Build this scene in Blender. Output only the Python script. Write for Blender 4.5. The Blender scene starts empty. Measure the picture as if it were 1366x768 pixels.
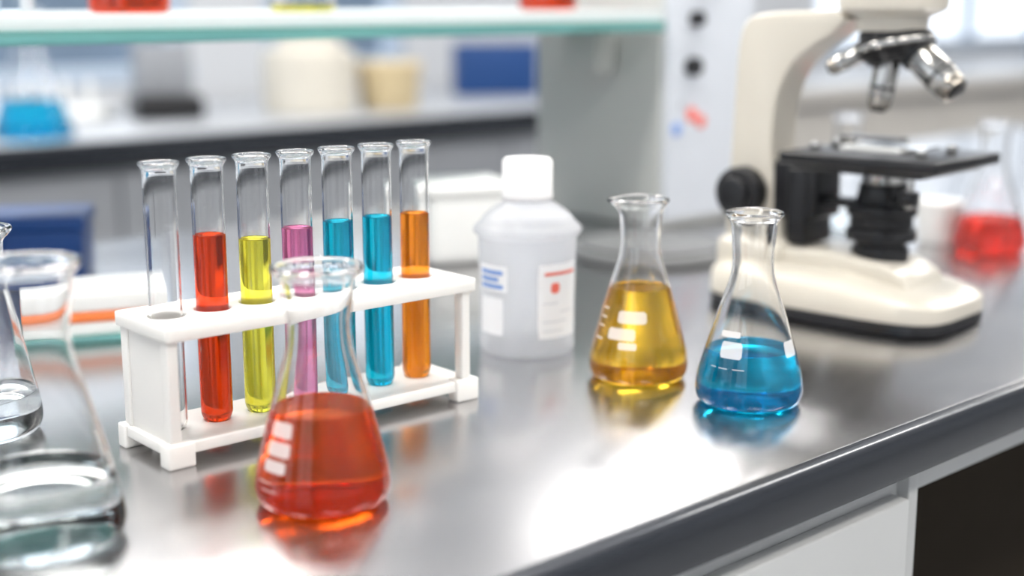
import bpy, bmesh, math, random
from mathutils import Vector, Matrix
random.seed(4)
scene = bpy.context.scene
TOP = 0.9   # height of the bench top above the floor

# ------------------------------------------------------------------ materials
def new_mat(name, color=(.8,.8,.8), rough=.4, metal=0., trans=0., ior=1.45, var=.0, vscale=20,
            bump=0., bscale=80, emit=None, estr=0., coat=0., sss=0., alpha=1., spec=.5):
    m = bpy.data.materials.new(name); m.use_nodes = True
    nt = m.node_tree; b = nt.nodes['Principled BSDF']
    b.inputs['Base Color'].default_value = (*color,1)
    b.inputs['Roughness'].default_value = rough
    b.inputs['Metallic'].default_value = metal
    b.inputs['Transmission Weight'].default_value = trans
    b.inputs['IOR'].default_value = ior
    b.inputs['Coat Weight'].default_value = coat
    b.inputs['Alpha'].default_value = alpha
    b.inputs['Specular IOR Level'].default_value = spec
    if sss:
        b.inputs['Subsurface Weight'].default_value = sss
        b.inputs['Subsurface Radius'].default_value = (.01,.01,.01)
        b.inputs['Subsurface Scale'].default_value = 1
    if emit:
        b.inputs['Emission Color'].default_value = (*emit,1)
        b.inputs['Emission Strength'].default_value = estr
    if var or bump:
        tc = nt.nodes.new('ShaderNodeTexCoord')
    if var:
        n = nt.nodes.new('ShaderNodeTexNoise'); n.inputs['Scale'].default_value = vscale
        n.inputs['Detail'].default_value = 4
        nt.links.new(tc.outputs['Object'], n.inputs['Vector'])
        r = nt.nodes.new('ShaderNodeMixRGB'); r.blend_type='MIX'
        r.inputs[1].default_value = (*[max(0,c*(1-var)) for c in color],1)
        r.inputs[2].default_value = (*[min(1,c*(1+var)) for c in color],1)
        nt.links.new(n.outputs['Fac'], r.inputs[0]); nt.links.new(r.outputs[0], b.inputs['Base Color'])
    if bump:
        n2 = nt.nodes.new('ShaderNodeTexNoise'); n2.inputs['Scale'].default_value = bscale
        nt.links.new(tc.outputs['Object'], n2.inputs['Vector'])
        bp = nt.nodes.new('ShaderNodeBump'); bp.inputs['Strength'].default_value = bump
        bp.inputs['Distance'].default_value = .001
        nt.links.new(n2.outputs['Fac'], bp.inputs['Height']); nt.links.new(bp.outputs[0], b.inputs['Normal'])
    return m

GLASS = new_mat('clear_glass',(1,1,1),0.0,trans=1,ior=1.45)
def liquid(name,c,body=.3,bc=None):
    """returns (wet-wall material, free-surface material). The wet wall is the glass/liquid
    interface (index ratio 1.34/1.45), the free surface is the air/liquid interface."""
    bc=bc or c; res=[]
    for suffix,ior in (('',1.34/1.45),('_surface',1.34)):
        m=bpy.data.materials.new(name+suffix); m.use_nodes=True
        nt=m.node_tree; nt.nodes.remove(nt.nodes['Principled BSDF']); out=nt.nodes['Material Output']
        g=nt.nodes.new('ShaderNodeBsdfGlass'); g.inputs['Color'].default_value=(*c,1)
        g.inputs['Roughness'].default_value=0; g.inputs['IOR'].default_value=ior
        if body:
            tl=nt.nodes.new('ShaderNodeBsdfTranslucent'); df=nt.nodes.new('ShaderNodeBsdfDiffuse')
            tl.inputs[0].default_value=(*bc,1); df.inputs[0].default_value=(*bc,1)
            m1=nt.nodes.new('ShaderNodeMixShader'); m1.inputs[0].default_value=.4
            nt.links.new(tl.outputs[0],m1.inputs[1]); nt.links.new(df.outputs[0],m1.inputs[2])
            m2=nt.nodes.new('ShaderNodeMixShader'); m2.inputs[0].default_value=body
            nt.links.new(g.outputs[0],m2.inputs[1]); nt.links.new(m1.outputs[0],m2.inputs[2])
            nt.links.new(m2.outputs[0],out.inputs['Surface'])
        else: nt.links.new(g.outputs[0],out.inputs['Surface'])
        res.append(m)
    return tuple(res)
L_RED = liquid('red_orange_liquid',(.98,.35,.08),.20,(.96,.22,.03))
L_TRED= liquid('red_tube_liquid',(.94,.25,.06),.18,(.85,.13,.03))
L_YEL = liquid('amber_liquid',(1,.81,.23),.14,(1,.64,.09))
L_BLUE= liquid('blue_liquid',(.07,.76,.95),.20,(.01,.50,.76))
L_CYAN= liquid('cyan_liquid',(.08,.79,.93),.20,(.01,.52,.70))
L_YG  = liquid('yellow_green_liquid',(.97,.94,.30),.16,(.88,.82,.10))
L_PUR = liquid('purple_liquid',(.95,.53,.75),.20,(.85,.32,.52))
L_ORG = liquid('orange_liquid',(1,.58,.13),.18,(.96,.38,.05))
L_CLR = liquid('water',(.98,1,1),0)
L_PINK= liquid('crimson_liquid',(.95,.22,.18),.25)
MARK  = new_mat('white_enamel_marking',(.93,.9,.88),.45,var=.03,alpha=.66)
RACKP = new_mat('white_polypropylene',(.90,.885,.85),.32,var=.02,sss=.35)
BEIGE = new_mat('cream_enamel',(.66,.62,.54),.30,var=.02,bump=.04,bscale=400,coat=.2)
BLACK = new_mat('black_enamel',(.012,.012,.014),.30,bump=.05,bscale=300)
RUBBER= new_mat('black_rubber',(.012,.012,.014),.55)
CHROME= new_mat('chrome',(.52,.51,.49),.16,metal=1,var=.03)
BRASS = new_mat('warm_steel',(.36,.33,.29),.22,metal=1,var=.03)
CAPM  = new_mat('white_cap_plastic',(.90,.89,.90),.4,sss=.3)
LABEL = new_mat('label_paper',(.92,.93,.95),.6,var=.02,alpha=.8)
BLUEINK=new_mat('blue_ink',(.16,.30,.66),.6)
REDINK= new_mat('red_ink',(.80,.16,.12),.6)
GREYINK=new_mat('grey_ink',(.5,.53,.57),.6)
WHITEP= new_mat('white_plastic',(.78,.79,.78),.4,var=.02)
CABW  = new_mat('cabinet_white_laminate',(.60,.61,.61),.45,var=.02)
CABG  = new_mat('cabinet_grey_steel',(.50,.51,.51),.4,var=.03)
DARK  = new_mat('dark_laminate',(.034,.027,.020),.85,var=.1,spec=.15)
EDGE  = new_mat('dark_edge_steel',(.035,.04,.05),.26,metal=.5,coat=.3)
WALL  = new_mat('wall_paint',(.55,.57,.60),.8,var=.03,vscale=3)
CEIL  = new_mat('ceiling_paint',(.75,.76,.77),.9,var=.02)
FLOORM= new_mat('floor_vinyl',(.36,.37,.38),.4,var=.08,vscale=6)
FRAMEM= new_mat('window_frame_paint',(.42,.50,.60),.5,var=.02)
FARTOP= new_mat('far_worktop',(.42,.44,.47),.35,var=.04)
FARCAB= new_mat('far_cabinet_paint',(.27,.285,.31),.5,var=.05,vscale=4)
FARCB2= new_mat('far_cabinet_beige',(.52,.50,.47),.5,var=.04,vscale=4)
MACH  = new_mat('instrument_grey_paint',(.52,.535,.52),.45,var=.03,bump=.03)
MACHF = new_mat('instrument_front_panel',(.60,.64,.70),.4,var=.02)
PLATE = new_mat('stirrer_grey_paint',(.20,.205,.21),.4,var=.03)
TEAL  = new_mat('shelf_glass_teal',(.28,.70,.66),.12,trans=.6,ior=1.45)
FROST = new_mat('shelf_white_trim',(.66,.72,.73),.35,var=.02)
BLUEB = new_mat('blue_plastic',(.010,.06,.24),.4,var=.05)
BLUEF = new_mat('blue_box_card',(.006,.05,.19),.5,var=.05)
ORSTRIP=new_mat('orange_strip',(.80,.20,.05),.4)
CANM  = new_mat('beige_canister_plastic',(.62,.59,.52),.5,var=.03)
YELM  = new_mat('yellow_tub_plastic',(.60,.49,.30),.5,var=.03)
EXTER = new_mat('exterior_cladding',(.15,.20,.26),.8,var=.35,vscale=1.6)
FILL_LAMP  = new_mat('added_panel_emitter',(1,1,1),.5,emit=(1,.96,.91),estr=26)  # emitter for the light panels added overhead, out of view
BOOST_LAMP = new_mat('worktop_boost_emitter',(1,1,1),.5,emit=(1,.97,.94),estr=11)  # weaker emitter, added to strengthen the bright patch on the worktop

def bottle_mat():
    m=new_mat('translucent_hdpe',(.97,.98,1),.24,trans=.85,ior=1.2,var=.01)
    nt=m.node_tree; b=nt.nodes['Principled BSDF']; out=nt.nodes['Material Output']
    tl=nt.nodes.new('ShaderNodeBsdfTranslucent'); tl.inputs[0].default_value=(.96,.97,1,1)
    mx=nt.nodes.new('ShaderNodeMixShader'); mx.inputs[0].default_value=.28
    nt.links.new(b.outputs[0],mx.inputs[1]); nt.links.new(tl.outputs[0],mx.inputs[2])
    nt.links.new(mx.outputs[0],out.inputs['Surface']); return m
BOTTLE=bottle_mat()

def steel_top():
    m = bpy.data.materials.new('brushed_steel_worktop'); m.use_nodes=True
    nt=m.node_tree; b=nt.nodes['Principled BSDF']
    b.inputs['Metallic'].default_value=1
    tc=nt.nodes.new('ShaderNodeTexCoord')
    mp=nt.nodes.new('ShaderNodeMapping'); mp.inputs['Scale'].default_value=(3,260,1)
    nt.links.new(tc.outputs['Object'],mp.inputs[0])
    n=nt.nodes.new('ShaderNodeTexNoise'); n.inputs['Scale'].default_value=3; n.inputs['Detail'].default_value=6
    nt.links.new(mp.outputs[0],n.inputs['Vector'])
    n2=nt.nodes.new('ShaderNodeTexNoise'); n2.inputs['Scale'].default_value=9; n2.inputs['Detail'].default_value=5
    nt.links.new(tc.outputs['Object'],n2.inputs['Vector'])
    mx=nt.nodes.new('ShaderNodeMixRGB'); mx.inputs[0].default_value=.6
    nt.links.new(n.outputs['Fac'],mx.inputs[1]); nt.links.new(n2.outputs['Fac'],mx.inputs[2])
    cr=nt.nodes.new('ShaderNodeMapRange'); cr.inputs[1].default_value=.3; cr.inputs[2].default_value=.7
    cr.inputs[3].default_value=.20; cr.inputs[4].default_value=.27
    nt.links.new(mx.outputs[0],cr.inputs[0]); nt.links.new(cr.outputs[0],b.inputs['Roughness'])
    cc=nt.nodes.new('ShaderNodeMixRGB'); cc.inputs[1].default_value=(.51,.505,.51,1); cc.inputs[2].default_value=(.57,.565,.57,1)
    nt.links.new(mx.outputs[0],cc.inputs[0]); nt.links.new(cc.outputs[0],b.inputs['Base Color'])
    vo=nt.nodes.new('ShaderNodeTexNoise'); vo.inputs['Scale'].default_value=2.2; vo.inputs['Detail'].default_value=8
    mp2=nt.nodes.new('ShaderNodeMapping'); mp2.inputs['Scale'].default_value=(60,5,1); mp2.inputs['Rotation'].default_value=(0,0,.9)
    nt.links.new(tc.outputs['Object'],mp2.inputs[0]); nt.links.new(mp2.outputs[0],vo.inputs['Vector'])
    ad=nt.nodes.new('ShaderNodeMath'); ad.operation='ADD'
    nt.links.new(n.outputs['Fac'],ad.inputs[0]); nt.links.new(vo.outputs['Fac'],ad.inputs[1])
    bp=nt.nodes.new('ShaderNodeBump'); bp.inputs['Strength'].default_value=.02; bp.inputs['Distance'].default_value=.0006
    nt.links.new(ad.outputs[0],bp.inputs['Height']); nt.links.new(bp.outputs[0],b.inputs['Normal'])
    return m
STEEL = steel_top()

# ------------------------------------------------------------------ mesh helpers
def empty(name, loc=(0,0,0), rot=0., parent=None):
    o = bpy.data.objects.new(name,None); o.empty_display_size=.02
    scene.collection.objects.link(o); o.location=loc; o.rotation_euler=(0,0,rot)
    if parent: o.parent=parent
    return o
def finish(bm,name,mat,parent=None,loc=(0,0,0),rot=(0,0,0),smooth=False,autos=None,kill=None,mats2=None):
    bmesh.ops.recalc_face_normals(bm,faces=bm.faces)
    if kill: bmesh.ops.delete(bm,geom=kill,context='FACES')
    me=bpy.data.meshes.new(name); bm.to_mesh(me); bm.free()
    me.materials.append(mat)
    if mats2: me.materials.append(mats2)
    if smooth:
        for p in me.polygons: p.use_smooth=True
        if autos:
            me.set_sharp_from_angle(angle=math.radians(autos))
    o=bpy.data.objects.new(name,me); scene.collection.objects.link(o)
    o.location=loc; o.rotation_euler=rot
    if parent: o.parent=parent
    return o
def box(name,x0,x1,y0,y1,z0,z1,mat,parent=None,bev=0.,seg=3,rot=(0,0,0)):
    bm=bmesh.new(); bmesh.ops.create_cube(bm,size=1)
    c=((x0+x1)/2,(y0+y1)/2,(z0+z1)/2)
    bmesh.ops.scale(bm,vec=(x1-x0,y1-y0,z1-z0),verts=bm.verts)
    if bev: bmesh.ops.bevel(bm,geom=list(bm.edges),offset=bev,segments=seg,profile=.5,affect='EDGES')
    return finish(bm,name,mat,parent,loc=c,rot=rot,smooth=bool(bev),autos=40)
def spin_bm(profile,seg=64,post=None,want=False):
    bm=bmesh.new(); rings=[]; byseg=[]
    for r,z in profile:
        if r<1e-6: rings.append([bm.verts.new((0,0,z))])
        else: rings.append([bm.verts.new((r*math.cos(2*math.pi*i/seg),r*math.sin(2*math.pi*i/seg),z)) for i in range(seg)])
    for a,b in zip(rings[:-1],rings[1:]):
        fs=[]
        for i in range(seg):
            j=(i+1)%seg
            if len(a)==1 and len(b)==1: continue
            if len(a)==1: fs.append(bm.faces.new((a[0],b[i],b[j])))
            elif len(b)==1: fs.append(bm.faces.new((a[i],b[0],a[j])))
            else: fs.append(bm.faces.new((a[i],b[i],b[j],a[j])))
        byseg.append(fs)
    if post:
        for v in bm.verts: post(v)
    return (bm,byseg) if want else bm
def lathe(name,profile,mat,parent=None,loc=(0,0,0),rot=(0,0,0),seg=64,autos=None,post=None):
    return finish(spin_bm(profile,seg,post),name,mat,parent,loc,rot,True,autos)
def cyl(name,r,z0,z1,mat,parent=None,loc=(0,0,0),rot=(0,0,0),bev=.001,seg=48,r2=None):
    r2=r if r2 is None else r2
    b=min(bev,r*.4,r2*.4)
    return lathe(name,[(0,z0),(r-b,z0),(r-b*.3,z0+b*.3),(r,z0+b),(r2,z1-b),(r2-b*.3,z1-b*.3),(r2-b,z1),(0,z1)],mat,parent,loc,rot,seg,autos=50)
def cylto(name,p0,p1,r,mat,parent=None,r2=None,bev=.001,seg=40):
    p0=Vector(p0);p1=Vector(p1); d=p1-p0; q=d.to_track_quat('Z','Y')
    return cyl(name,r,0,d.length,mat,parent,loc=p0,rot=q.to_euler(),bev=bev,seg=seg,r2=r2)
def prism(name,pts,y0,y1,mat,parent=None,bev=.003,seg=3):
    bm=bmesh.new()
    a=[bm.verts.new((x,y0,z)) for x,z in pts]; b=[bm.verts.new((x,y1,z)) for x,z in pts]
    f1=bm.faces.new(a); f2=bm.faces.new(list(reversed(b)))
    n=len(pts)
    for i in range(n): bm.faces.new((a[i],b[i],b[(i+1)%n],a[(i+1)%n]))
    bmesh.ops.recalc_face_normals(bm,faces=bm.faces)
    if bev:
        ed=set(f1.edges)|set(f2.edges)
        bmesh.ops.bevel(bm,geom=list(ed),offset=bev,segments=seg,profile=.5,affect='EDGES')
    return finish(bm,name,mat,parent,smooth=True,autos=35)
def cr(pts,n=6,clamp=True):
    out=[]
    P=[pts[0]]+list(pts)+[pts[-1]]
    for i in range(1,len(P)-2):
        p0,p1,p2,p3=P[i-1],P[i],P[i+1],P[i+2]
        for k in range(n):
            t=k/n
            out.append(tuple(.5*((2*p1[d])+(-p0[d]+p2[d])*t+(2*p0[d]-5*p1[d]+4*p2[d]-p3[d])*t*t+(-p0[d]+3*p1[d]-3*p2[d]+p3[d])*t**3) for d in (0,1)))
    out.append(pts[-1])
    if clamp: out=[(max(0,r),max(0,z)) for r,z in out]
    return out
def offset_in(prof,w):
    out=[]
    for i,(r,z) in enumerate(prof):
        a=prof[max(0,i-1)]; b=prof[min(len(prof)-1,i+1)]
        dr,dz=b[0]-a[0],b[1]-a[1]; L=math.hypot(dr,dz) or 1
        nr,nz=dz/L,-dr/L
        out.append((max(0,r-nr*w),z-nz*w))
    out[0]=(0,out[0][1]); return out
def radius_at(prof,z):
    best=None
    for (r0,z0),(r1,z1) in zip(prof[:-1],prof[1:]):
        if (z0-z)*(z1-z)<=0 and abs(z1-z0)>1e-9:
            best=r0+(r1-r0)*(z-z0)/(z1-z0)
    return best
def vessel(outer_part,inn,lmat,level,parent,seg=72,post=None,gname='glass_body'):
    """glass wall (outer + inner skin) and, if filled, the liquid whose wall IS the wetted inner skin"""
    if not lmat:
        return lathe(gname,outer_part+list(reversed(inn)),GLASS,parent,seg=seg,post=post)
    R=radius_at(inn,level)
    k=max(i for i,(r,z) in enumerate(inn) if z<level)
    wet=list(inn[:k+1]); 
    if level-wet[-1][1]<1e-5: wet.pop()
    inn2=wet+[(R,level)]+[p for p in inn[k+1:] if p[1]>level+1e-5]
    prof=outer_part+list(reversed(inn2)); n0=len(outer_part)
    bm,bs=spin_bm(prof,seg,post,True)
    kill=[]
    for i,fs in enumerate(bs):
        if i>=n0 and prof[i][1]<=level+1e-6 and prof[i+1][1]<=level+1e-6: kill+=fs
    finish(bm,gname,GLASS,parent,smooth=True,kill=kill)
    men=.0009
    top=[(R-.0004,level-men*.45),(R-.0012,level-men*.8),(R-.003,level-men),(0,level-men)]
    bm,bs=spin_bm(wet+[(R,level)]+top,seg,None,True)
    nw=len(wet)
    for i,fs in enumerate(bs):
        if i>=nw:
            for f in fs: f.material_index=1
    finish(bm,'liquid',lmat[0],parent,smooth=True,autos=60,mats2=lmat[1])
def patch(name,prof,a0,a1,z0,z1,mat,parent,off=.0002,na=12,nz=6,corner=0.15):
    bm=bmesh.new(); g=[]
    for j in range(nz+1):
        row=[]
        tz=j/nz
        z=z0+(z1-z0)*tz
        e=max(0,abs(tz-.5)*2-(1-corner*2))/(corner*2) if corner else 0
        sh=1-corner*(1-math.sqrt(max(0,1-e*e)))
        for i in range(na+1):
            a=math.radians((a0+a1)/2+(a1-a0)*(i/na-.5)*sh)
            r=radius_at(prof,z)+off
            row.append(bm.verts.new((r*math.sin(a),-r*math.cos(a),z)))
        g.append(row)
    for j in range(nz):
        for i in range(na): bm.faces.new((g[j][i],g[j][i+1],g[j+1][i+1],g[j+1][i]))
    return finish(bm,name,mat,parent,smooth=True)

# ------------------------------------------------------------------ glassware
def flask(loc,H=.147,R=.041,neck_r=.0158,neck_top=.0165,rim_r=.0214,neck_z=.108,level=.05,lmat=None,
          wall=.0013,rot=0.,marks=(),spout=0.,name='erlenmeyer_flask'):
    e=empty(name,loc,rot)
    pts=[(0,.0012),(.5*R,.0009),(.76*R,.0),(.90*R,.0020),(.975*R,.0065),(R,.0125),(.985*R,.0185)]
    zc0,rc0,zc1,rc1=.026,.955*R,neck_z-.010,neck_r+.0018
    for k in range(5):
        t=k/4; bul=math.sin(t*math.pi)*.0006
        pts.append((rc0+(rc1-rc0)*t+bul,zc0+(zc1-zc0)*t))
    pts+= [(neck_r+.0003,neck_z),((neck_r),neck_z+.008),((neck_r+neck_top)/2,(neck_z+.008+H-.018)/2),(neck_top,H-.018),
           (neck_top+.0008,H-.010),(rim_r-.0022,H-.0055),(rim_r-.0003,H-.003)]
    out=cr(pts,5)
    inn=[p for p in offset_in(out,wall)]
    inn=[p for p in inn if p[1]<H-.006]
    outer=out+[(rim_r,H-.0018),(rim_r-.0006,H-.0004),(rim_r-.0018,H),(rim_r-.0035,H-.0008),(rim_r-.0048,H-.003)]
    post=None
    if spout:
        def post(v):
            if v.co.z>H-.016:
                a=math.atan2(v.co.y,v.co.x)
                d=math.atan2(math.sin(a-math.pi),math.cos(a-math.pi))
                w=math.exp(-(d/.42)**2)*min(1,(v.co.z-(H-.016))/.016)**1.5
                v.co.x-=spout*w; v.co.z-=spout*.15*w
    vessel(outer,inn,lmat,level,e,72,post)
    for (a0,a1,z0,z1) in marks: patch('printed_mark',out,a0,a1,z0,z1,MARK,e)
    return e,out,inn
def T(x,y,z=0.0002): return (x,y,TOP+z)

flask(T(-.1151,.8045),R=.0412,neck_r=.0188,neck_top=.0212,rim_r=.0282,neck_z=.104,level=.0605,lmat=L_RED,
      marks=[(-52,-24,.0485,.0575),(-53,-24,.0375,.0460),(-54,-27,.028,.0350),(-66,-61,.055,.0557),(-66,-61,.048,.0487),(-66,-61,.041,.0417),(-66,-61,.034,.0347),(-60,-42,.021,.0218),(-54,-34,.0165,.0172)])
flask(T(.1023,1.0885),R=.0397,neck_r=.0158,neck_top=.0168,rim_r=.0225,neck_z=.108,level=.0755,lmat=L_YEL,spout=.0055,
      marks=[(-38,6,.0510,.0605),(-50,-10,.038,.0470),(-32,-8,.031,.0365),(-75,-60,.060,.0612),(-75,-60,.053,.0542),(-76,-62,.046,.0472),(-76,-60,.036,.0375)])
flask(T(.1797,1.0157),R=.0405,neck_r=.0153,neck_top=.0165,rim_r=.0216,neck_z=.106,level=.0435,lmat=L_BLUE,
      marks=[(-50,-20,.0415,.0535),(-55,-24,.0565,.0610),(40,66,.0415,.0530),(-60,-52,.034,.0345),(-48,-36,.0338,.0343),(-30,-16,.034,.0345)])
flask(T(-.2644,.7396),H=.162,R=.0455,neck_r=.0212,neck_top=.024,rim_r=.0300,neck_z=.116,level=.041,lmat=L_CLR)
flask(T(-.374,.943),R=.041,neck_r=.0188,neck_top=.0212,rim_r=.0282,neck_z=.104,level=.03,lmat=L_CLR,
      marks=[(20,60,.036,.0375)])
flask(T(.581,1.667),H=.158,R=.044,level=.042,lmat=L_PINK)
flask(T(.452,1.87),H=.15,R=.041,level=.02,lmat=L_CLR)

# ------------------------------------------------------------------ test tube rack + tubes
RO=(-.2303,.9003); RA=math.radians(41)
rack=empty('test_tube_rack',T(*RO),RA)
def plate(name,x0,x1,y0,y1,z0,z1,holes,hr,mat,parent,corner=.004,bev=.0012):
    cu=bpy.data.curves.new(name,'CURVE'); cu.dimensions='2D'; cu.fill_mode='BOTH'
    def spl(pts):
        s=cu.splines.new('POLY'); s.points.add(len(pts)-1)
        for p,q in zip(s.points,pts): p.co=(q[0],q[1],0,1)
        s.use_cyclic_u=True
    pts=[]
    for cx,cy,a0 in ((x1-corner,y1-corner,0),(x0+corner,y1-corner,90),(x0+corner,y0+corner,180),(x1-corner,y0+corner,270)):
        for k in range(6):
            a=math.radians(a0+90*k/5); pts.append((cx+corner*math.cos(a),cy+corner*math.sin(a)))
    spl(pts)
    for hx,hy in holes: spl([(hx+hr*math.cos(2*math.pi*k/48),hy+hr*math.sin(2*math.pi*k/48)) for k in range(48)])
    cu.extrude=(z1-z0)/2-bev; cu.bevel_depth=bev; cu.bevel_resolution=2; cu.offset=-bev
    tmp=bpy.data.objects.new('tmp',cu); scene.collection.objects.link(tmp)
    dg=bpy.context.evaluated_depsgraph_get()
    me=bpy.data.meshes.new_from_object(tmp.evaluated_get(dg))
    bpy.data.objects.remove(tmp)
    for p in me.polygons: p.use_smooth=True
    me.set_sharp_from_angle(angle=math.radians(40))
    me.materials.clear(); me.materials.append(mat); me.name=name
    o=bpy.data.objects.new(name,me); scene.collection.objects.link(o)
    o.location=(0,0,(z0+z1)/2); o.parent=parent; return o
SP=.0346
holes=[(i*SP,0) for i in range(7)]
plate('top_plate',-.021,.236,-.040,.036,.085,.0945,holes,.0122,RACKP,rack)
plate('base_plate',-.021,.236,-.036,.032,.008,.016,holes,.0085,RACKP,rack)
for nm,x0,x1,y0,y1 in (('foot_1',-.023,-.003,-.039,-.026),('foot_2',-.023,-.003,.024,.035),('foot_3',.217,.238,-.039,-.026),('foot_4',.217,.238,.024,.035)):
    box(nm,x0,x1,y0,y1,0,.017,RACKP,rack,.0018)
for nm,x0,x1,y0,y1 in (('post_1',-.019,-.011,-.036,-.026),('post_2',-.019,-.011,.022,.031),('post_3',.224,.232,-.036,-.026),('post_4',.224,.232,.022,.031)):
    box(nm,x0,x1,y0,y1,.015,.0865,RACKP,rack,.0015)
box('end_panel',-.017,-.0145,-.028,.025,.015,.0865,RACKP,rack,.0005)
TL=.185; TR=.011
levels=[None,.1335,.127,.131,.132,.132,.131]
lm=[None,L_TRED,L_YG,L_PUR,L_CYAN,L_CYAN,L_ORG]
for i in range(7):
    p=Matrix.Rotation(RA,3,'Z')@Vector((i*SP,0,0))
    t=empty('test_tube',(RO[0]+p.x,RO[1]+p.y,TOP+.0122),RA)
    out=[(TR*math.sin(math.radians(a)),TR-TR*math.cos(math.radians(a))) for a in range(0,91,9)]
    out=out+[(TR,.05),(TR,.1),(TR,.15),(TR,TL-.009)]
    inn=[(max(0,r-.0011) if z>TR else (TR-.0011)*math.sin(math.atan2(r,TR-z)),z if z>=TR else TR-(TR-.0011)*math.cos(math.atan2(r,TR-z))) for r,z in out]
    rim=cr([(TR,TL-.009),(TR+.0004,TL-.005),(TR+.0017,TL-.003),(TR+.0024,TL-.0014),(TR+.0017,TL-.0001),(TR+.0002,TL-.0004),(TR-.0007,TL-.003),(TR-.0011,TL-.006)],4)
    vessel(out[:-1]+rim,inn,lm[i],levels[i],t,48,None,'glass_tube')

# ------------------------------------------------------------------ plastic bottle
b=empty('plastic_bottle',T(.0132,1.182))
bp=cr([(0,.002),(.030,.0015),(.037,0),(.0405,.003),(.0412,.010),(.0414,.05),(.0425,.095),(.0428,.102)],5)+\
   cr([(.0455,.1035),(.0468,.106),(.0466,.109),(.0445,.1115),(.042,.1135),(.036,.121),(.026,.128),(.0205,.1315),(.0195,.135),(.0195,.1325+.010)],5)
bin_=[q for q in cr([(0,.0035),(.030,.003),(.0365,.0035),(.039,.006),(.0396,.012),(.0398,.05),(.0409,.095),(.0412,.102),(.0425,.106),(.0415,.110),(.034,.1195),(.024,.1265),(.0185,.131),(.0178,.1425)],5)]
lathe('body',bp+list(reversed(bin_)),BOTTLE,b,seg=72)
cap=[(0,.1435),(.0196,.1435),(.0199,.135),(.0212,.133),(.0218,.134),(.0218,.138),(.0212,.139),(.0212,.165),(.0195,.1675),(0,.168)]
def ribs(v):
    r=math.hypot(v.co.x,v.co.y)
    if r>.0205 and .1385<v.co.z<.166:
        a=math.atan2(v.co.y,v.co.x); k=1+.012*math.cos(a*48); v.co.x*=k; v.co.y*=k
lathe('screw_cap',cap,CAPM,b,seg=192,autos=40,post=ribs)
prof=[(r,z) for r,z in bp if z<.1]
patch('label_front',prof,12,74,.018,.082,LABEL,b,corner=.05)
patch('label_title_line',prof,20,68,.0725,.0752,REDINK,b,off=.0005,corner=0)
patch('label_hazard_mark',prof,28,40,.0570,.0660,REDINK,b,off=.0005,corner=.4)
for k,(a0,a1) in enumerate(((18,38),(42,66),(18,52),(18,46))):
    patch('label_text_line',prof,a0,a1,.048-k*.008,.0490-k*.008,GREYINK,b,off=.0005,corner=0)
patch('label_side',prof,-72,-24,.058,.080,LABEL,b,corner=.05)
for k in range(3):
    patch('label_blue_line',prof,-66,-30+(-6 if k==1 else 0),.0725-k*.006,.0760-k*.006,BLUEINK,b,off=.0005,corner=0)
patch('label_lower',prof,-70,-30,.020,.052,LABEL,b,corner=.05)

# ------------------------------------------------------------------ microscope
ms=empty('microscope',T(.325,1.335),math.radians(-43))
def sup(a,bx,by,n=4.5):
    c,s=math.cos(a),math.sin(a)
    return (bx*math.copysign(abs(c)**(2/n),c),by*math.copysign(abs(s)**(2/n),s))
def base_mesh(name,layers,mat,zf=None):
    bm=bmesh.new(); N=72; rings=[]
    for bx,by,z in layers:
        rg=[]
        for i in range(N):
            x,y=sup(2*math.pi*i/N,bx,by)
            zz=z if zf is None else zf(x,z)
            rg.append(bm.verts.new((x,y,zz)))
        rings.append(rg)
    for a,c in zip(rings[:-1],rings[1:]):
        for i in range(N): bm.faces.new((a[i],a[(i+1)%N],c[(i+1)%N],c[i]))
    bm.faces.new(rings[0]); bm.faces.new(rings[-1])
    return finish(bm,name,mat,ms,smooth=True,autos=40)
base_mesh('foot_plate',[(.124,.070,0),(.127,.073,.002),(.127,.073,.011),(.126,.072,.013)],BLACK)
zf=lambda x,z: z if z<.0205 else z-(z-.02)*(.55*max(0,(x-.02)/.105))
base_mesh('base_casting',[(.126,.072,.012),(.1275,.0735,.015),(.1265,.0725,.034),(.123,.069,.040),(.116,.062,.045),(.100,.050,.048),(.07,.03,.0495)],BEIGE,zf)
box('rear_base_block',-.122,-.045,-.046,.046,.036,.068,BEIGE,ms,.010,4)
prism('illuminator_housing',[(-.05,.04),(-.05,.062),(.0,.064),(.062,.058),(.082,.048),(.09,.036)],-.038,.038,BEIGE,ms,.005,4)
cyl('illuminator_ring',.027,.054,.070,BLACK,ms,loc=(.038,0,0))
cyl('illuminator_lens',.020,.0695,.072,CHROME,ms,loc=(.038,0,0))
arm=cr([(-.124,.045),(-.124,.09),(-.121,.15),(-.119,.20),(-.117,.245),(-.112,.272),(-.098,.285),(-.06,.289),(-.01,.290)],4,False)+\
    cr([(.004,.282),(-.012,.268),(-.035,.254),(-.055,.236),(-.068,.210),(-.073,.18),(-.072,.14),(-.062,.10),(-.056,.045)],4,False)
prism('arm',arm,-.023,.023,BEIGE,ms,.0035,4)
AX=.038
lathe('head_housing',[(0,.270),(.028,.270),(.032,.272),(.033,.284),(.043,.288),(.049,.292),(.050,.298),(.050,.332),(.046,.338),(0,.338)],BEIGE,ms,loc=(AX,0,0),autos=40)
box('prism_housing',-.02,.095,-.035,.035,.336,.385,BEIGE,ms,.010,4)
for s in (-1,1):
    cylto('eyepiece_tube',(.075,s*.029,.362),(.125,s*.031,.402),.0145,BEIGE,ms)
    cylto('eyepiece',(.122,s*.031,.400),(.150,s*.032,.4225),.0165,BLACK,ms)
nd=Vector((.24,-.05,-1)).normalized()
nc=Vector((AX,0,.274))
cylto('nosepiece_mount',nc,nc+nd*.010,.031,BLACK,ms)
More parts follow.
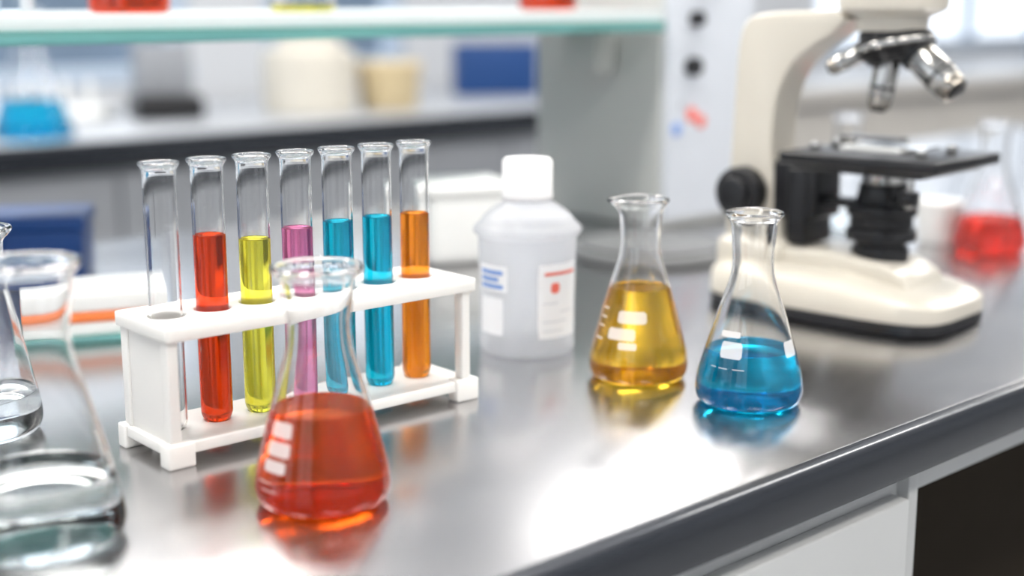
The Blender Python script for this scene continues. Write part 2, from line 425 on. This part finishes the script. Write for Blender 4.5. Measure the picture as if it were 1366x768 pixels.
cylto('nosepiece_ring',nc+nd*.008,nc+nd*.014,.036,BLACK,ms,bev=.002)
cylto('nosepiece_knurl',nc+nd*.013,nc+nd*.020,.0375,CHROME,ms,bev=.002)
cylto('nosepiece_turret',nc+nd*.019,nc+nd*.032,.0360,BLACK,ms,r2=.026,bev=.002)
def objective(d,L,r):
    d=Vector(d).normalized(); s=nc+nd*.018+Vector((d.x,d.y,0))*.024
    cylto('objective_collar',s,s+d*.012,r*1.12,BLACK,ms)
    cylto('objective_barrel',s+d*.011,s+d*(L*.80),r,CHROME,ms,bev=.0012,r2=r*.96)
    cylto('objective_band',s+d*(L*.60),s+d*(L*.64),r*1.02,BLACK,ms,bev=.0003)
    cylto('objective_tip',s+d*(L*.79),s+d*(L*.95),r*.95,BRASS,ms,r2=r*.86,bev=.001)
    cylto('objective_lens',s+d*(L*.94),s+d*L,r*.6,BLACK,ms,bev=.0006)
objective((-.80,-.45,-.50),.044,.0085)
objective((-.12,-.10,-1),.060,.0120)
objective((.80,-.05,-.66),.062,.0155)
objective((.1,.8,-.6),.045,.0100)
box('stage_lower',-.028,.105,-.058,.058,.143,.150,BLACK,ms,.002)
box('stage_plate',-.038,.122,-.066,.066,.149,.160,BLACK,ms,.0025)
box('stage_carriage',-.030,.03,.030,.060,.160,.168,BLACK,ms,.002)
box('slide_holder',.0,.062,-.020,.026,.160,.1645,WHITEP,ms,.001)
box('specimen_slide',.006,.082,-.008,.018,.1645,.1660,GLASS,ms)
box('stage_clip',-.02,.05,.022,.029,.160,.1665,CHROME,ms,.001)
for x,y in ((-.02,-.03),(-.02,.01),(.09,.03),(.09,-.03)):
    cyl('stage_screw',.005,.160,.167,CHROME,ms,loc=(x,y,0))
cyl('stage_control_rod',.004,.115,.150,CHROME,ms,loc=(.088,-.045,0))
cyl('stage_control_knob',.009,.118,.130,BLACK,ms,loc=(.088,-.045,0))
box('stage_bracket',-.070,-.020,-.024,.024,.090,.146,BLACK,ms,.004)
box('bracket_rail',-.052,-.030,-.026,.026,.064,.140,BLACK,ms,.003)
cyl('condenser_top',.020,.125,.148,CHROME,ms,loc=(AX,0,0))
cyl('condenser_body',.026,.108,.130,BLACK,ms,loc=(AX,0,0),r2=.022)
cyl('iris_ring',.033,.100,.109,BLACK,ms,loc=(AX,0,0))
cyl('iris_housing',.029,.086,.101,RUBBER,ms,loc=(AX,0,0))
cyl('filter_holder',.033,.076,.087,BLACK,ms,loc=(AX,0,0))
cyl('field_lens_collar',.024,.068,.078,BLACK,ms,loc=(AX,0,0))
box('condenser_fork',-.045,.03,-.012,.012,.104,.112,BLACK,ms,.002)
cylto('condenser_lever',(AX+.02,-.015,.118),(AX+.045,-.04,.118),.0025,CHROME,ms)
for s in (-1,1):
    cylto('focus_shaft',(-.098,s*.018,.112),(-.098,s*.036,.112),.014,BLACK,ms)
    cylto('coarse_focus_knob',(-.098,s*.026,.112),(-.098,s*.046,.112),.0255,RUBBER,ms,bev=.003)
    cylto('fine_focus_knob',(-.098,s*.045,.112),(-.098,s*.054,.112),.0165,BLACK,ms,bev=.002)

# ------------------------------------------------------------------ main bench (frame: x along front edge, y to the back)
O=(.0068,.6945); BA=math.radians(43)
def W(e,n,z=0):
    return (O[0]+e*math.cos(BA)-n*math.sin(BA),O[1]+e*math.sin(BA)+n*math.cos(BA),TOP+z)
def bench(name): return empty(name,(O[0],O[1],TOP),BA)
lb=bench('lab_bench')
box('worktop',-1.6,3.0,.004,1.12,-.034,0,STEEL,lb,.004,3)
prism_pts=[(-.004,-.036),(-.006,-.030),(-.006,-.008),(-.004,-.003),(.0,-.0006),(.006,.0002),(.006,-.036)]
bm=bmesh.new()
A=[bm.verts.new((-1.6,y,z)) for y,z in prism_pts]; B=[bm.verts.new((3.0,y,z)) for y,z in prism_pts]
bm.faces.new(A); bm.faces.new(list(reversed(B)))
for i in range(len(A)): bm.faces.new((A[i],B[i],B[(i+1)%len(A)],A[(i+1)%len(A)]))
finish(bm,'worktop_nosing',EDGE,lb,smooth=True,autos=60)
PX=.420
box('cabinet_carcass',-1.55,PX,.030,1.08,-.80,-.034,CABW,lb,.001)
box('end_stile',PX,PX+.013,.020,1.08,-.80,-.034,CABG,lb,.001)
box('drawer_front',-.25,PX-.008,.014,.030,-.235,-.066,CABW,lb,.002)
box('drawer_front_lower',-.25,PX-.008,.014,.030,-.55,-.242,CABW,lb,.002)
box('drawer_front_side',-.86,-.256,.014,.030,-.235,-.066,CABW,lb,.002)
box('top_rail',PX+.013,1.8,.022,.045,-.066,-.034,CABG,lb,.001)
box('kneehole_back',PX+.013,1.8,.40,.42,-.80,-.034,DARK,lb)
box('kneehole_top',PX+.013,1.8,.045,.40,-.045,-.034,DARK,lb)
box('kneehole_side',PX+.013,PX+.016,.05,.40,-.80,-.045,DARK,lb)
box('second_cabinet',1.80,2.95,.030,1.08,-.80,-.034,CABW,lb,.001)
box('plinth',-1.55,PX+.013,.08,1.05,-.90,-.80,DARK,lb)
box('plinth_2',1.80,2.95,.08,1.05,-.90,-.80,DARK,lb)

sh=bench('glass_shelf')
box('glass_pane',-1.25,.893,.68,1.02,.2606,.2733,TEAL,sh,.001)
box('white_trim',-1.25,.893,.684,1.02,.2733,.2868,FROST,sh,.001)
box('support_bracket',.870,.905,.78,.84,.205,.2606,MACH,sh,.002)
box('support_post',-1.25,-1.22,.84,.87,0,.2606,CHROME,sh,.002)

def beaker(loc,r=.038,h=.09,lmat=None,level=.03,name='glass_beaker'):
    e=empty(name,loc)
    out=cr([(0,.001),(r*.7,.0005),(r*.9,0),(r*.985,.003),(r,.008),(r,.03),(r,h*.6),(r,h-.006),(r+.0022,h-.001)],4)
    inn=[p for p in offset_in(out,.0014) if p[1]<h-.004]
    vessel(out+[(r+.0016,h),(r,h-.0006)],inn,lmat,level,e,56)
    return e
SZ=.2869
beaker(W(.07,.80,SZ),lmat=L_CLR)
beaker(W(.2105,.80,SZ),r=.040,lmat=L_TRED,level=.05)
beaker(W(.42,.80,SZ),r=.036,lmat=L_YG,level=.008)
beaker(W(.80,.80,SZ),r=.037,lmat=L_TRED,level=.05)

im=bench('lab_instrument')
box('housing',.91,1.10,.700,.936,.0,.46,MACH,im,.006)
box('front_panel',.914,1.096,.694,.701,.012,.452,MACHF,im,.002)
def knob(e,z,r,m,d=.016):
    cylto('control_knob',(e,.696,z),(e,.696-d,z),r,m,im)
knob(.965,.276,.010,BLACK); knob(.96,.214,.012,BLACK); knob(.985,.330,.012,BLACK)
knob(.965,.150,.010,REDINK,.004); knob(.935,.132,.009,BLUEINK,.004); knob(.985,.140,.009,REDINK,.004)
knob(.945,.165,.005,GREYINK,.004)
sp=empty('stirrer_plate',W(.765,.585,.0002))
cyl('base_disc',.098,0,.012,PLATE,sp,bev=.003)
cyl('rubber_mat',.085,.012,.014,RUBBER,sp)
cyl('rubber_mat_face',.083,.0139,.0145,PLATE,sp)

tb=empty('plastic_tub',T(-.062,1.616),math.radians(20))
box('tub_body',-.052,.052,-.045,.045,0,.082,WHITEP,tb,.014,5)
box('tub_lid',-.055,.055,-.048,.048,.078,.095,WHITEP,tb,.008,4)
bb=empty('blue_storage_box',T(-.555,1.49),math.radians(10))
box('box_body',-.09,.09,-.05,.05,0,.062,BLUEB,bb,.006)
box('box_lid',-.093,.093,-.053,.053,.058,.075,BLUEB,bb,.005)
box('box_latch',-.012,.012,-.057,-.052,.045,.066,BLUEB,bb,.002)
tr=empty('sample_tray',T(-.385,1.245),math.radians(20))
box('glass_base',-.072,.072,-.045,.045,0,.006,TEAL,tr,.001)
box('tray_body',-.066,.066,-.040,.040,.006,.018,WHITEP,tr,.002)
box('orange_insert',-.067,.060,-.041,.038,.018,.027,ORSTRIP,tr,.002)
box('tray_lid',-.066,.066,-.040,.042,.027,.045,WHITEP,tr,.003)
pc=empty('plastic_cup',T(.539,1.735))
lathe('cup_body',[(0,0),(.022,0),(.024,.002),(.029,.050),(.030,.052),(.028,.051),(.0225,.004),(0,.003)],WHITEP,pc)

# ------------------------------------------------------------------ far bench and things on it
fb=bench('side_bench')
box('worktop',-2.,9,2.35,3.26,-.02,0,FARTOP,fb,.003)
box('worktop_edge',-2.,3.4,2.345,2.37,-.055,-.002,EDGE,fb,.002)
box('worktop_edge_2',3.4,9,2.345,2.37,-.055,-.002,FARCB2,fb,.002)
for k in range(18):
    e0=-2+k*.6
    box('cabinet_door',e0+.004,e0+.596,2.385,2.40,-.80,-.075,FARCAB if e0<3.3 else FARCB2,fb,.003)
box('carcass',-2.,9,2.40,3.24,-.82,-.02,FARCAB,fb)
box('plinth',-2.,9,2.45,3.2,-.90,-.82,DARK,fb)
flask((-1.057,3.07,TOP+.0005),H=.28,R=.088,neck_r=.026,neck_top=.028,rim_r=.036,neck_z=.21,level=.085,lmat=L_BLUE,wall=.002)
cn=empty('storage_canister',(-.55,3.80,TOP+.0005))
lathe('canister_body',cr([(0,0),(.11,0),(.122,.006),(.125,.02),(.125,.15),(.115,.168),(.085,.178)],4)+[(.085,.195),(.08,.2),(0,.2)],CANM,cn,autos=50)
yt=empty('yellow_tub',(-.345,3.92,TOP+.0005))
lathe('tub_body',[(0,0),(.075,0),(.08,.006),(.088,.11),(.094,.112),(.094,.128),(.09,.132),(0,.133)],YELM,yt,autos=50)
bx=empty('blue_carton',(-.055,4.5,TOP+.0005),.2)
box('carton_body',-.13,.13,-.06,.06,0,.165,BLUEF,bx,.003)
dk=empty('balance_instrument',(-.90,3.62,TOP+.0005),.4)
box('balance_body',-.085,.085,-.10,.10,0,.06,BLACK,dk,.01)
box('draft_shield',-.07,.07,-.02,.09,.06,.19,FARCAB,dk,.004)
wr=empty('drying_rack',W(1.05,2.95,.0005))
box('rack_base',-.20,.20,-.10,.10,0,.03,WHITEP,wr,.008)
for k in range(6): cyl('rack_peg',.008,.03,.10,WHITEP,wr,loc=(-.16+k*.064,0,0))

# ------------------------------------------------------------------ room
def Wbox(name,e0,e1,n0,n1,z0,z1,mat,bev=0):
    c=W((e0+e1)/2,(n0+n1)/2,(z0+z1)/2)
    bm=bmesh.new(); bmesh.ops.create_cube(bm,size=1)
    bmesh.ops.scale(bm,vec=(e1-e0,n1-n0,z1-z0),verts=bm.verts)
    return finish(bm,name,mat,loc=c,rot=(0,0,BA))
Wbox('floor',-3.2,9.2,-3,3.42,-.95,-.90,FLOORM)
wins=[(.1,1.72,.06,1.40),(1.98,2.55,.06,1.40),(2.7,4.4,.55,1.72),(4.95,8.6,.06,1.75)]
bm=bmesh.new()
def addb(e0,e1,z0,z1):
    g=bmesh.ops.create_cube(bm,size=1)['verts']
    bmesh.ops.scale(bm,vec=(e1-e0,.12,z1-z0),verts=g); bmesh.ops.translate(bm,vec=((e0+e1)/2,3.34,(z0+z1)/2),verts=g)
cur=-3.2
for a,b2,z0,z1 in wins:
    addb(cur,a,-.9,2.0); addb(a,b2,-.9,z0); addb(a,b2,z1,2.0); cur=b2
addb(cur,9.2,-.9,2.0)
o=finish(bm,'wall_back',WALL); o.location=(O[0],O[1],TOP); o.rotation_euler=(0,0,BA)
for k,(a,b2,z0,z1) in enumerate(wins):
    w=bench('window_%d'%(k+1))
    box('frame_bottom',a,b2,3.27,3.36,z0,z0+.05,FRAMEM,w); box('frame_top',a,b2,3.30,3.36,z1-.05,z1,FRAMEM,w)
    box('frame_left',a,a+.05,3.30,3.36,z0+.05,z1-.05,FRAMEM,w); box('frame_right',b2-.05,b2,3.30,3.36,z0+.05,z1-.05,FRAMEM,w)
    nm=max(1,round((b2-a)/.8))
    for j in range(1,nm): 
        x=a+(b2-a)*j/nm; box('mullion',x-.03,x+.03,3.30,3.36,z0+.05,z1-.05,FRAMEM,w)
# left wall with two unseen windows, added for side highlights and fill
bm=bmesh.new()
def addl(n0,n1,z0,z1):
    g=bmesh.ops.create_cube(bm,size=1)['verts']
    bmesh.ops.scale(bm,vec=(.1,n1-n0,z1-z0),verts=g); bmesh.ops.translate(bm,vec=(-3.25,(n0+n1)/2,(z0+z1)/2),verts=g)
lw=[(-2.2,-.4,0,1.6),(.2,2.4,0,1.6)]
cur=-3
for a,b2,z0,z1 in lw:
    addl(cur,a,-.9,2.0); addl(a,b2,-.9,z0); addl(a,b2,z1,2.0); cur=b2
addl(cur,3.42,-.9,2.0)
o=finish(bm,'wall_left',WALL); o.location=(O[0],O[1],TOP); o.rotation_euler=(0,0,BA)
for k,(a,b2,z0,z1) in enumerate(lw):
    w=bench('window_%d'%(k+5))
    box('frame_bottom',-3.28,-3.22,a,b2,z0,z0+.05,FRAMEM,w); box('frame_top',-3.28,-3.22,a,b2,z1-.05,z1,FRAMEM,w)
    box('frame_left',-3.28,-3.22,a,a+.05,z0+.05,z1-.05,FRAMEM,w); box('frame_right',-3.28,-3.22,b2-.05,b2,z0+.05,z1-.05,FRAMEM,w)
    m_=(a+b2)/2; box('mullion',-3.28,-3.22,m_-.03,m_+.03,z0+.05,z1-.05,FRAMEM,w)
Wbox('wall_right',9.2,9.3,-3,3.42,-.9,2.0,WALL)
Wbox('wall_front',-3.2,9.2,-3.1,-3.0,-.9,2.0,WALL)
Wbox('exterior_parapet',-3.0,4.0,5.0,5.2,-.9,.55,EXTER)
Wbox('ceiling',-3.2,9.2,-3,3.42,2.0,2.05,CEIL)
for e,n,m in ((-.6,.2,FILL_LAMP),(1.0,.2,FILL_LAMP),(2.8,.2,FILL_LAMP),(-.6,1.9,FILL_LAMP),(.6,1.9,FILL_LAMP),(2.8,1.9,BOOST_LAMP),(4.6,.2,FILL_LAMP),(5.8,1.5,FILL_LAMP),(-.6,-1.7,FILL_LAMP),(1.2,-1.7,FILL_LAMP)):
    Wbox('added_light_panel',e-.6,e+.6,n-.15,n+.15,1.975,1.999,m)  # unseen panels added under the ceiling to light the room softly

# ------------------------------------------------------------------ light
w=bpy.data.worlds.new('world'); scene.world=w; w.use_nodes=True
bg=w.node_tree.nodes['Background']; bg.inputs[0].default_value=(.86,.92,1.0,1); bg.inputs[1].default_value=1.9

# ------------------------------------------------------------------ camera
cd=bpy.data.cameras.new('camera'); cam=bpy.data.objects.new('camera',cd); scene.collection.objects.link(cam)
cam.location=(0,0,TOP+.3); cam.rotation_euler=(math.radians(90-11.73),0,0)
cd.lens=48.755; cd.sensor_width=36; cd.clip_start=.05
cd.dof.use_dof=True; cd.dof.focus_distance=.97; cd.dof.aperture_fstop=2.3
scene.camera=cam
scene.view_settings.view_transform='Standard'
